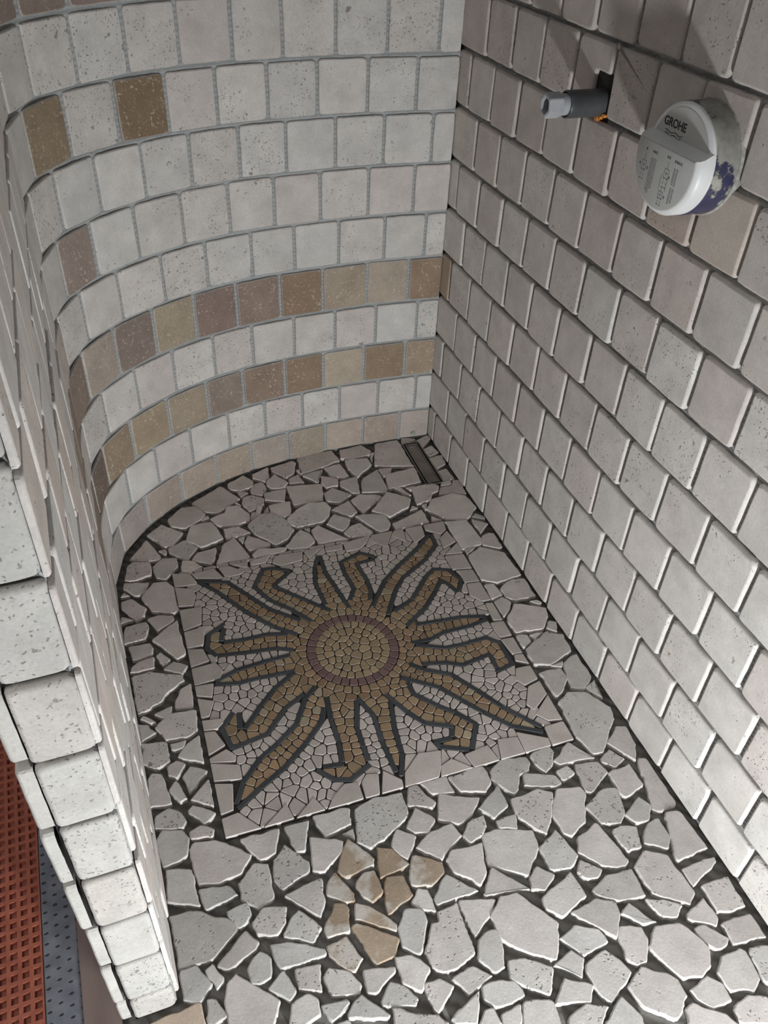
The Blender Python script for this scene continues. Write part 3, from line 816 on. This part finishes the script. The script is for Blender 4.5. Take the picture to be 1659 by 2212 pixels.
RAYS = ['a- b', 'c- d', 'e- f', 'g- h', 'i- j', 'k l-', 'm n-', 'o p', 'q r-', 's t u', 'v w-', 'x z aa y-', 'bb cc-', 'dd ff- ee-', 'gg hh', 'ii jj- kk ll']
rpoly = []
for s in RAYS:
    poly = []
    for k in s.split():
        l = lines[k.strip('-')]; poly += [tuple(p) for p in (reversed(l) if k.endswith('-') else l)]
    poly.append(tuple(RC)); rpoly.append(poly)
def zone(p):
    d = (Vector(p)-RC).length
    if d < RI: return 'c'
    if d < RO: return 'r'
    if d < .118: return 'h'
    for i, poly in enumerate(rpoly):
        if inpoly(p, poly): return i
    return 'b'
def inside_sq(p, m=.002):
    for i in range(4):
        a, b = SQ[i], SQ[(i+1) % 4]; t = (b-a).normalized()
        if (Vector(p)-a).dot(Vector((t.y, -t.x))) < m: return False
    return True
grid = {}; seeds = []
def near(p, r):
    gx, gy = int(p[0]//.03), int(p[1]//.03); o = []
    for i in range(gx-2, gx+3):
        for j in range(gy-2, gy+3):
            for k in grid.get((i, j), ()):
                if math.hypot(seeds[k][0]-p[0], seeds[k][1]-p[1]) < r: o.append(k)
    return o
def segd(p, a, b):
    ab = b-a; L2 = ab.length_squared or 1e-12; t = (p-a).dot(ab)/L2
    return (p-(a+ab*max(0, min(1, t)))).length, t
def addseed(p, r, mb=.0):
    if not inside_sq(p) or near(p, r): return False
    if any(inpoly(p, b) for b in bord): return False
    v = Vector(p)
    if mb and any(segd(v, a, b)[0] < w+mb for a, b, w in segs if abs(a.x-v.x) < .15): return False
    k = len(seeds); seeds.append((p[0], p[1])); grid.setdefault((int(p[0]//.03), int(p[1]//.03)), []).append(k); return True
# courses hugging the bars and the ring, then random fill
for pl in lines.values():
    for i in range(len(pl)-1):
        a, b = pl[i], pl[i+1]; t = (b-a); L = t.length; t /= L; n = Vector((-t.y, t.x)); m = max(1, round(L/.0165))
        for j in range(m):
            for s in (-1, 1):
                p = a+t*(L*(j+.5+R.uniform(-.2, .2))/m)+n*s*(HW+.0068+R.uniform(-.0008, .0012)); addseed(tuple(p), .0115, .003)
for rr, cnt in ((RI-.0085, 26), (RO+.0085, 38), (RI-.025, 18)):
    for i in range(cnt):
        a = (i+R.uniform(-.12, .12))/cnt*2*PI; addseed((RC.x+rr*math.cos(a), RC.y+rr*math.sin(a)), .0105)
for rmin in (.0165, .0145, .0125):
    for _ in range(9000):
        p = (R.uniform(-.87, .04), R.uniform(-1.09, -.17)); d = (Vector(p)-RC).length
        if RI-.004 < d < RO+.004: continue
        addseed(p, rmin*(.92 if d < .13 else 1), .0035)
def clip(poly, px, py, nx, ny):      # keep (q-p).n >= 0
    o = []; m = len(poly)
    for i in range(m):
        a, b = poly[i], poly[(i+1) % m]; da = (a[0]-px)*nx+(a[1]-py)*ny; db = (b[0]-px)*nx+(b[1]-py)*ny
        if da >= 0: o.append(a)
        if (da < 0) != (db < 0):
            t = da/(da-db); o.append((a[0]+(b[0]-a[0])*t, a[1]+(b[1]-a[1])*t))
    return o
cells = {}
G = .00095
for k, (x, y) in enumerate(seeds):
    poly = [(x-.02, y-.02), (x+.02, y-.02), (x+.02, y+.02), (x-.02, y+.02)]
    for q in near((x, y), .05):
        if q == k: continue
        ex, ey = x-seeds[q][0], y-seeds[q][1]; l = math.hypot(ex, ey); ex /= l; ey /= l
        poly = clip(poly, (x+seeds[q][0])/2+ex*G, (y+seeds[q][1])/2+ey*G, ex, ey)
        if len(poly) < 3: break
    if len(poly) < 3: continue
    v = Vector((x, y))
    for a, b, w in segs:
        if abs(a.x-x) > .14 or abs(a.y-y) > .14: continue
        d, t = segd(v, a, b)
        if d > .028 or t < -.02 or t > 1.02: continue
        ab = (b-a).normalized(); nn = Vector((-ab.y, ab.x))
        if (v-a).dot(nn) < 0: nn = -nn
        poly = clip(poly, a.x+nn.x*w, a.y+nn.y*w, nn.x, nn.y)
        if len(poly) < 3: break
    if len(poly) < 3: continue
    d = (v-RC); D = d.length
    if D > RO:
        u = d/D; poly = clip(poly, RC.x+u.x*(RO+.001), RC.y+u.y*(RO+.001), u.x, u.y)
    elif D < RI:
        u = d/(D or 1); 
        for da in (-.25, 0, .25):
            c, s = math.cos(da), math.sin(da); w = Vector((u.x*c-u.y*s, u.x*s+u.y*c)); poly = clip(poly, RC.x+w.x*(RI-.001), RC.y+w.y*(RI-.001), -w.x, -w.y)
            if len(poly) < 3: break
    else: continue
    for i in range(4):
        a, b = SQ[i], SQ[(i+1) % 4]; t = (b-a).normalized(); poly = clip(poly, a.x+t.y*.001, a.y-t.x*.001, t.y, -t.x) if len(poly) > 2 else poly
    if len(poly) < 3 or abs(area(poly)) < 1.4e-5: continue
    cells.setdefault(zone((x, y)), []).append(poly)
def tess(name, polys, colf, parent):
    Q = Plates()
    for p in polys:
        c = colf(); p = [a for i, a in enumerate(p) if math.hypot(a[0]-p[i-1][0], a[1]-p[i-1][1]) > .0012]
        if len(p) < 3: continue
        Q.add(rough(p, .02, .0006, .0032), fr_f, .0046, .0007, c, 0, lighten(c, .30), .018)  # bright outlines of lit chip edges are put into the side colour
    o = Q.build(name, M['tess'], parent); return o
def c_bg(): c = R.uniform(.44, .56); return (c, c*.90, c*.835)
def c_tan():
    if R.random() < .12: k = R.uniform(1.1, 1.35); return (.30*k, .25*k, .175*k)
    k = R.uniform(1.0, 1.4); return (.265*k, .192*k, .118*k) if R.random() < .6 else (.255*k, .172*k, .105*k)
def c_mid(): k = R.uniform(1.05, 1.35); return (.29*k, .22*k, .138*k)
rel(PBd.build('border_tiles', M['tess'], med))['label'] = 'beige border tiles with irregular inner edges'
rel(tess('background_chips', cells.get('b', []), c_bg, med))['label'] = 'small beige marble chips'
rel(tess('sun_centre', cells.get('c', []), c_mid, med))['label'] = 'tan chips inside the round ring'
rel(tess('sun_halo', cells.get('h', []), c_tan, med))['label'] = 'tan chips around the ring'
Q = Plates(); cnt = 32
for i in range(cnt):
    a0, a1 = (i+.06)/cnt*2*PI, (i+.94)/cnt*2*PI; k = R.uniform(.85, 1.15); c = (.19*k, .118*k, .112*k)
    q = [(RC.x+r*math.cos(a), RC.y+r*math.sin(a)) for r, a in ((RI, a0), (RO-.001, a0), (RO-.0005, (a0+a1)/2), (RO-.001, a1), (RI, a1))]
    Q.add(rough(q, .01, .0003, .001), fr_f, .0046, .0007, c, 0, lighten(c, .15), .01)
rel(Q.build('sun_ring', M['tess'], med))['label'] = 'ring of small maroon tiles'
for i, s in enumerate(RAYS):
    o = rel(tess('sun_ray', cells.get(i, []), c_tan, med))
    Q = Plates()
    for k in s.split():
        pl = lines[k.strip('-')]
        # pieces of about 45 mm with mitred joints
        for j in range(len(pl)-1):
            a, b = pl[j], pl[j+1]; L = (b-a).length; t = (b-a)/L; n = Vector((-t.y, t.x)); m = max(1, round(L/.06))
            for u in range(m):
                e0 = .0 if u == 0 else .0004; p0 = a+t*(L*u/m+e0-(.0015 if u == 0 and j else 0)); p1 = a+t*(L*(u+1)/m-.0004+(.0015 if u == m-1 and j < len(pl)-2 else 0))
                w = HW*R.uniform(.92, 1.05); kk = R.uniform(.8, 1.2); c = (.056*kk, .062*kk, .068*kk)
                Q.add([tuple(p0-n*w), tuple(p1-n*w), tuple((p0+p1)/2+t*.0001+(p1-p0)*.25-n*w) if 0 else tuple(p1+n*w), tuple(p0+n*w)], (lambda o_: lambda a_, b_, h: (a_, b_, h+o_))(R.uniform(.0001, .0005)), .0048, .0006, c, 0, (.10, .105, .11), .004)
    oo = Q.build('ray_outline', M['slate'], o); oo['label'] = 'charcoal strips outlining the ray'

# ------------------------------------------------------------------ floor drain
DC = Vector((-.0590, -.0995, 0)); dr = empty('linear_drain', DC); dr.rotation_euler.z = math.radians(-1.2)
tag(dr, 'narrow steel channel drain with a tile-in tray in the far floor corner', 'drain')
def frame(name, hx, hy, w, z0, z1, m, parent):
    v = []
    for (a, b) in ((hx, hy), (hx-w, hy-w)):
        for z in (z1, z0): v += [(-a, -b, z), (a, -b, z), (a, b, z), (-a, b, z)]
    f = []
    for i in range(4):
        j = (i+1) % 4; f += [(i, j, 8+j, 8+i), (4+j, 4+i, 12+i, 12+j), (j, i, 4+i, 4+j), (8+i, 8+j, 12+j, 12+i)]
    return mesh(name, v, f, m, parent)
frame('drain_frame', .0230, .0905, .0022, -.008, .0008, M['steel'], dr)
box('drain_channel', (-.0205, -.088, -.0082), (.0205, .088, -.0062), M['black'], dr)
t = box('drain_tray', (-.0148, -.0825, -.006), (.0148, .0825, -.0030), M['plate'], dr); frame('tray_rim', .0163, .084, .0015, -.006, .0002, M['steel'], t)
box('lifting_slot', (-.006, .073, -.0029), (.006, .0755, -.0026), M['fit'], t)

# ------------------------------------------------------------------ pipe stub
def lathe(name, prof, m, parent, seg=48, closed=True, smooth=True):
    """prof: list of (distance from wall, radius); axis runs along -x"""
    v = []; f = []
    for d, r in prof:
        for i in range(seg):
            a = 2*PI*i/seg; v.append((-d, r*math.cos(a), r*math.sin(a)))
    for k in range(len(prof)-1):
        for i in range(seg):
            j = (i+1) % seg; f.append((k*seg+i, k*seg+j, (k+1)*seg+j, (k+1)*seg+i))
    if closed: f.append(tuple(range(seg))[::-1]); f.append(tuple((len(prof)-1)*seg+i for i in range(seg)))
    me = bpy.data.meshes.new(name); me.from_pydata(v, [], f); me.update()
    bm = bmesh.new(); bm.from_mesh(me); bmesh.ops.recalc_face_normals(bm, faces=bm.faces[:]); bm.to_mesh(me); bm.free()
    if smooth:
        for p in me.polygons: p.use_smooth = len(p.vertices) == 4
        me.set_sharp_from_angle(angle=math.radians(35))
    return link(name, me, m, parent)
pipe = empty('water_outlet_stub', (0, -.488, .934)); tag(pipe, 'dark grey pipe stub with a pale grey hexagonal plug sticking out of the tiled wall', 'pipe')
lathe('sleeve', [(-.0075, .0178), (-.0075, .0192), (.050, .0192), (.0555, .0192), (.0565, .0186), (.0565, .0170), (.040, .0170)], M['tube'], pipe, closed=False)
lathe('plug_neck', [(.035, .0150), (.0655, .0150), (.0665, .0158), (.069, .0158)], M['fit'], pipe, closed=False)
def hexplug():
    v = []; f = []
    prof = [(.066, .0155), (.0675, .0182), (.088, .0182), (.091, .0165), (.091, .0120), (.074, .0110)]
    for d, r in prof:
        for i in range(6):
            a = 2*PI*i/6+.35; v.append((-d, r*math.cos(a), r*math.sin(a)))
    for k in range(len(prof)-1):
        for i in range(6):
            j = (i+1) % 6; f.append((k*6+i, (k+1)*6+i, (k+1)*6+j, k*6+j))
    f.append(tuple(range(6)))
    bm = bmesh.new(); me = bpy.data.meshes.new('hexagon_plug'); me.from_pydata(v, [], f); bm.from_mesh(me)
    bmesh.ops.recalc_face_normals(bm, faces=bm.faces[:]); bmesh.ops.bevel(bm, geom=[e for e in bm.edges if not e.is_boundary], offset=.0009, segments=2, affect='EDGES'); bm.to_mesh(me); bm.free()
    o = link('hexagon_plug', me, M['fit'], pipe); return o
hp = hexplug()
v = [(-.0745, .0112*math.cos(2*PI*i/6+.35), .0112*math.sin(2*PI*i/6+.35)) for i in range(6)]
mesh('socket_bottom', v, [tuple(range(6))], M['black'], hp)
box('wall_cavity', (.0072, -.023, -.024), (.0078, .024, .040), M['black'], pipe)
Q = Plates()
for i in range(9):
    a = R.uniform(3.6, 5.0); r = R.uniform(.018, .024); x, y = r*math.cos(a), r*math.sin(a)
    Q.add(rough([(x-.004, y-.002), (x+.004, y-.003), (x+.003, y+.003), (x-.003, y+.002)], .003, .001, .001), (lambda o: lambda a_, b_, h: (-(h+o), a_, b_))(R.uniform(-.002, .002)), .005, .001, (.55, .24, .06), 0, None, .3)
Q.build('orange_packing', M['orange'], pipe)

# ------------------------------------------------------------------ mixer box
mx = empty('mixer_rough_in_box', (0, -.747, .931)); tag(mx, 'round concealed shower mixer box with white printed cover and cement-smeared navy body', 'mixer box')
lathe('body', [(-.0078, .0675), (.034, .0675), (.0365, .066), (.0365, .05)], M['sleeve'], mx, 72, closed=False)
lathe('wall_collar', [(-.0075, .0705), (-.002, .0712), (.0015, .069), (.0015, .067)], M['cement'], mx, 48, closed=False)
ZL = .0150     # ledge height of the thick lower half
def halfdisc(R0, zc, n=56):
    a0 = math.asin(max(-1, min(1, zc/R0))); o = []
    for i in range(n+1):
        a = PI-a0+(PI+2*a0)*i/n; o.append((R0*math.cos(a), R0*math.sin(a)))
    return o
def loft(name, rings, m, parent, smooth=True):
    v = []; f = []; n = len(rings[0][1])
    for d, ring in rings: v += [(-d, y, z) for y, z in ring]
    for k in range(len(rings)-1):
        for i in range(n): j = (i+1) % n; f.append((k*n+i, k*n+j, (k+1)*n+j, (k+1)*n+i))
    f.append(tuple(range(n))); f.append(tuple((len(rings)-1)*n+i for i in range(n)))
    me = bpy.data.meshes.new(name); me.from_pydata(v, [], f)
    bm = bmesh.new(); bm.from_mesh(me); bmesh.ops.recalc_face_normals(bm, faces=bm.faces[:]); bm.to_mesh(me); bm.free()
    if smooth:
        for p in me.polygons: p.use_smooth = True
        me.set_sharp_from_angle(angle=math.radians(30))
    return link(name, me, m, parent)
cov = loft('cover_base', [(.030, halfdisc(.0655, .0654)), (.0375, halfdisc(.0668, .0667)), (.0395, halfdisc(.0658, .0657)), (.0410, halfdisc(.0628, .0627))], M['white'], mx)
low = loft('cover_lower_half', [(.036, halfdisc(.0666, ZL+.0095)), (.052, halfdisc(.0664, ZL+.003)), (.0565, halfdisc(.0640, ZL+.0012)), (.0590, halfdisc(.0600, ZL))], M['white'], cov)
loft('printed_plate', [(.0588, halfdisc(.0592, ZL-.0005)), (.0600, halfdisc(.0590, ZL-.0008)), (.0603, halfdisc(.0584, ZL-.0014))], M['label'], cov)
loft('upper_plate', [(.0405, halfdisc(.0605, .0604)), (.0417, halfdisc(.0598, .0597))], M['label'], cov, False)
def text(name, s, y, z, size, d, m, parent, bold=0, sx=1.0, rot=0.0):
    cu = bpy.data.curves.new(name, 'FONT'); cu.body = s; cu.size = size; cu.extrude = .00015; cu.offset = bold; cu.align_x = 'CENTER'; cu.align_y = 'CENTER'
    o = bpy.data.objects.new(name+'_c', cu); C.objects.link(o); bpy.context.view_layer.update()
    me = bpy.data.meshes.new_from_object(o.evaluated_get(bpy.context.evaluated_depsgraph_get())); bpy.data.objects.remove(o)
    c, sn = math.cos(rot), math.sin(rot)
    for q in me.vertices:
        a, b = q.co.x*sx, q.co.y; a, b = a*c-b*sn, a*sn+b*c
        q.co = Vector((-d-q.co.z, y-a, z+b))
    return link(name, me, m, parent)
TY = .0
text('lettering', 'GROHE', .0190, .0370, .0142, .0419, M['ink'], cov, .00035, .95)
for k in range(3):       # three wave lines under the lettering
    v = []; f = []; n = 24; L = .036-.002*k
    for i in range(n+1):
        t_ = i/n; a = L*(t_-.5)-.001*k; zz = .0265-.0036*k+.0011*math.sin(t_*4*PI+.6); w = .0005
        v += [(-.04195,   .0180-a, zz-w), (-.04195, .0180-a, zz+w)]
    for i in range(n): f.append((2*i, 2*i+1, 2*i+3, 2*i+2))
    mesh('wave_line', v, f, M['ink'], cov)
def marks(name, rects, m, d=.0605):
    v = []; f = []
    for (y, z, w, h) in rects:
        b = len(v); v += [(-d, y-w/2, z-h/2), (-d, y+w/2, z-h/2), (-d, y+w/2, z+h/2), (-d, y-w/2, z+h/2)]; f.append((b, b+1, b+2, b+3))
    return mesh(name, v, f, m, cov)
def ring_sym(y, z, w, h):      # small valve symbol: a box outline with a cross line and feet
    t_ = .0004
    return [(y, z+h/2, w, t_), (y, z-h/2, w, t_), (y-w/2, z, t_, h), (y+w/2, z, t_, h), (y, z, w*.5, t_), (y, z, t_, h*.5), (y-w*.3, z-h*.62, .0012, .0012), (y+w*.3, z-h*.62, .0012, .0012),
            (y-w*.3, z-h*1.1, t_, .0035), (y+w*.3, z-h*1.1, t_, .0035), (y-w*.3, z-h*1.55, .003, .0008), (y+w*.3, z-h*1.55, .003, .0008), (y, z+h*.95, t_, h*.7)]
sym = ring_sym(.0385, -.016, .009, .011)+ring_sym(-.0105, -.013, .009, .011)+ring_sym(-.0085, -.040, .009, .008)+[(-.0020, -.026, .0004, .018), (-.0155, -.026, .0004, .016)]
marks('valve_diagrams', sym, M['ink'])
tb = []
for c_, (y0, z0, rows) in enumerate([(.0245, -.004, 18), (.0205, -.004, 19), (.0160, -.004, 16), (-.0250, -.003, 9), (-.0300, -.003, 9), (-.0255, -.026, 9), (-.0305, -.026, 8), (.0300, -.045, 3)]):
    for r_ in range(rows):
        z_ = z0-.0023*r_-.0005
        if math.hypot(y0, z_) < .053: tb.append((y0, z_, R.uniform(.0028, .0042), .0010))
marks('print_tables', tb, M['inkp'])
for s, y, z in (('B', .0385, .0035), ('A B C', .0205, .0040), ('D E', -.0085, .0060), ('D B A C', -.0290, .0050), ('A', .0470, -.016), ('C', .0300, -.018), ('A', -.0175, -.016), ('C', -.0165, -.041)):
    text('plate_letters', s, y, z, .0042, .0604, M['ink'], cov, .0001)
mx.rotation_euler.x = 0

# ------------------------------------------------------------------ outside the shower: board, tape, membrane, slab
sl = box('floor_outside', (-3.0, .6, -.12), (-.86, -2.6, -.026), M['conc']); sl.name = 'floor_outside'; tag(sl, kind='structure')
bd = box('threshold_board', (-.966, -1.75, -.026), (-.9165, -.35, -.012), M['wood'], None, .0012); tag(bd, 'narrow brown board lying along the outer foot of the tiled wall', 'board')
tp = box('sealing_tape', (-1.013, -1.75, -.026), (-.966, -.35, -.0135), M['tape'], None, .001); tag(tp, 'dark grey perforated tape strip between the brown board and the red membrane', 'tape')
# waffle membrane
mm = empty('waffle_membrane', (-1.10, -1.0, -.026)); tag(mm, 'red-orange waffle membrane covering the floor outside the shower', 'floor membrane')
x0, x1, y0, y1 = -1.28, -1.014, -1.75, -.35; pt = .0152
rel(mesh('cavity_floor', [(x0, y0, -.0195), (x1, y0, -.0195), (x1, y1, -.0195), (x0, y1, -.0195), (x0, y0, -.0258), (x1, y0, -.0258), (x1, y1, -.0258), (x0, y1, -.0258)], [(0, 1, 2, 3), (7, 6, 5, 4), (0, 4, 5, 1), (1, 5, 6, 2), (2, 6, 7, 3), (3, 7, 4, 0)], M['matlow'], mm))
v = []; f = []
nx_, ny_ = int((x1-x0)/pt), int((y1-y0)/pt)
for i in range(nx_):
    for j in range(ny_):
        X0, Y0 = x1-(i+1)*pt, y0+j*pt; a = .0027+R.uniform(-.0002, .0002); b = len(v)
        for (e, z) in ((0, -.0135), (a, -.0135), (a+.0012, -.0192)):
            jz = R.uniform(-.0002, .0002)
            v += [(X0+e, Y0+e, z), (X0+pt-e, Y0+e, z), (X0+pt-e, Y0+pt-e, z), (X0+e, Y0+pt-e, z)]
        for k in range(2):
            for q in range(4): w = (q+1) % 4; f.append((b+k*4+q, b+k*4+w, b+k*4+4+w, b+k*4+4+q))
rel(mesh('rib_grid', v, f, M['mat'], mm))

# ------------------------------------------------------------------ camera
Rw = [[0.939597, -0.339925, 0.040111], [-0.188895, -0.612687, -0.76742], [0.285441, 0.713488, -0.639889]]
cam = bpy.data.cameras.new('camera'); co = bpy.data.objects.new('camera', cam); C.objects.link(co)
m = Matrix.Identity(4)
for i in range(3):
    m[i][0] = Rw[0][i]; m[i][1] = -Rw[1][i]; m[i][2] = -Rw[2][i]
m[0][3], m[1][3], m[2][3] = -0.77281, -1.64017, 1.24176
co.matrix_world = m
cam.sensor_fit = 'HORIZONTAL'; cam.sensor_width = 36; cam.lens = 1780.31/1659*36; cam.clip_start = .01
bpy.context.scene.camera = co

# ------------------------------------------------------------------ light
LAMP = (-.45, -2.05, .15)
LP = 21.0
RP = 1.6
WS = .155
HP = 8.0
SP = 27.0
def area_light(name, loc, target, size, power, col):
    l = bpy.data.lights.new(name, 'AREA'); l.shape = 'DISK'; l.size = size; l.energy = power; l.color = col
    o = bpy.data.objects.new(name, l); C.objects.link(o); o.location = loc
    o.rotation_euler = (Vector(target)-Vector(loc)).to_track_quat('-Z', 'Y').to_euler(); return o
area_light('work_lamp', LAMP, (-.30, -.6, .2), .12, LP, (.955, .985, 1.0))
area_light('outside_fill', (-1.75, -1.5, 1.6), (-1.0, -1.0, 0), .5, HP, (1.0, .97, .95))  # added fill lamp, unseen, brightens the floor outside the shower
sl_ = bpy.data.lights.new('floor_fill_spot', 'SPOT'); sl_.energy = SP; sl_.spot_size = math.radians(54); sl_.spot_blend = 1; sl_.shadow_soft_size = .25; sl_.color = (.98, .99, 1.0)  # added overhead fill, no real fixture, lifts the front of the floor
so_ = bpy.data.objects.new('floor_fill_spot', sl_); C.objects.link(so_); so_.location = (-.55, -2.0, 1.95); so_.rotation_euler = (Vector((-.35, -1.35, 0))-so_.location).to_track_quat('-Z', 'Y').to_euler()
area_light('room_light', (-1.0, -1.9, 2.6), (-.5, -.5, .2), 1.2, RP, (1.0, .97, .95))
w = bpy.data.worlds.new('world'); bpy.context.scene.world = w; w.use_nodes = True
w.node_tree.nodes['Background'].inputs[0].default_value = (.78, .80, .84, 1); w.node_tree.nodes['Background'].inputs[1].default_value = WS
vs = bpy.context.scene.view_settings; vs.view_transform = 'Standard'; vs.look = 'None'; vs.exposure = 0
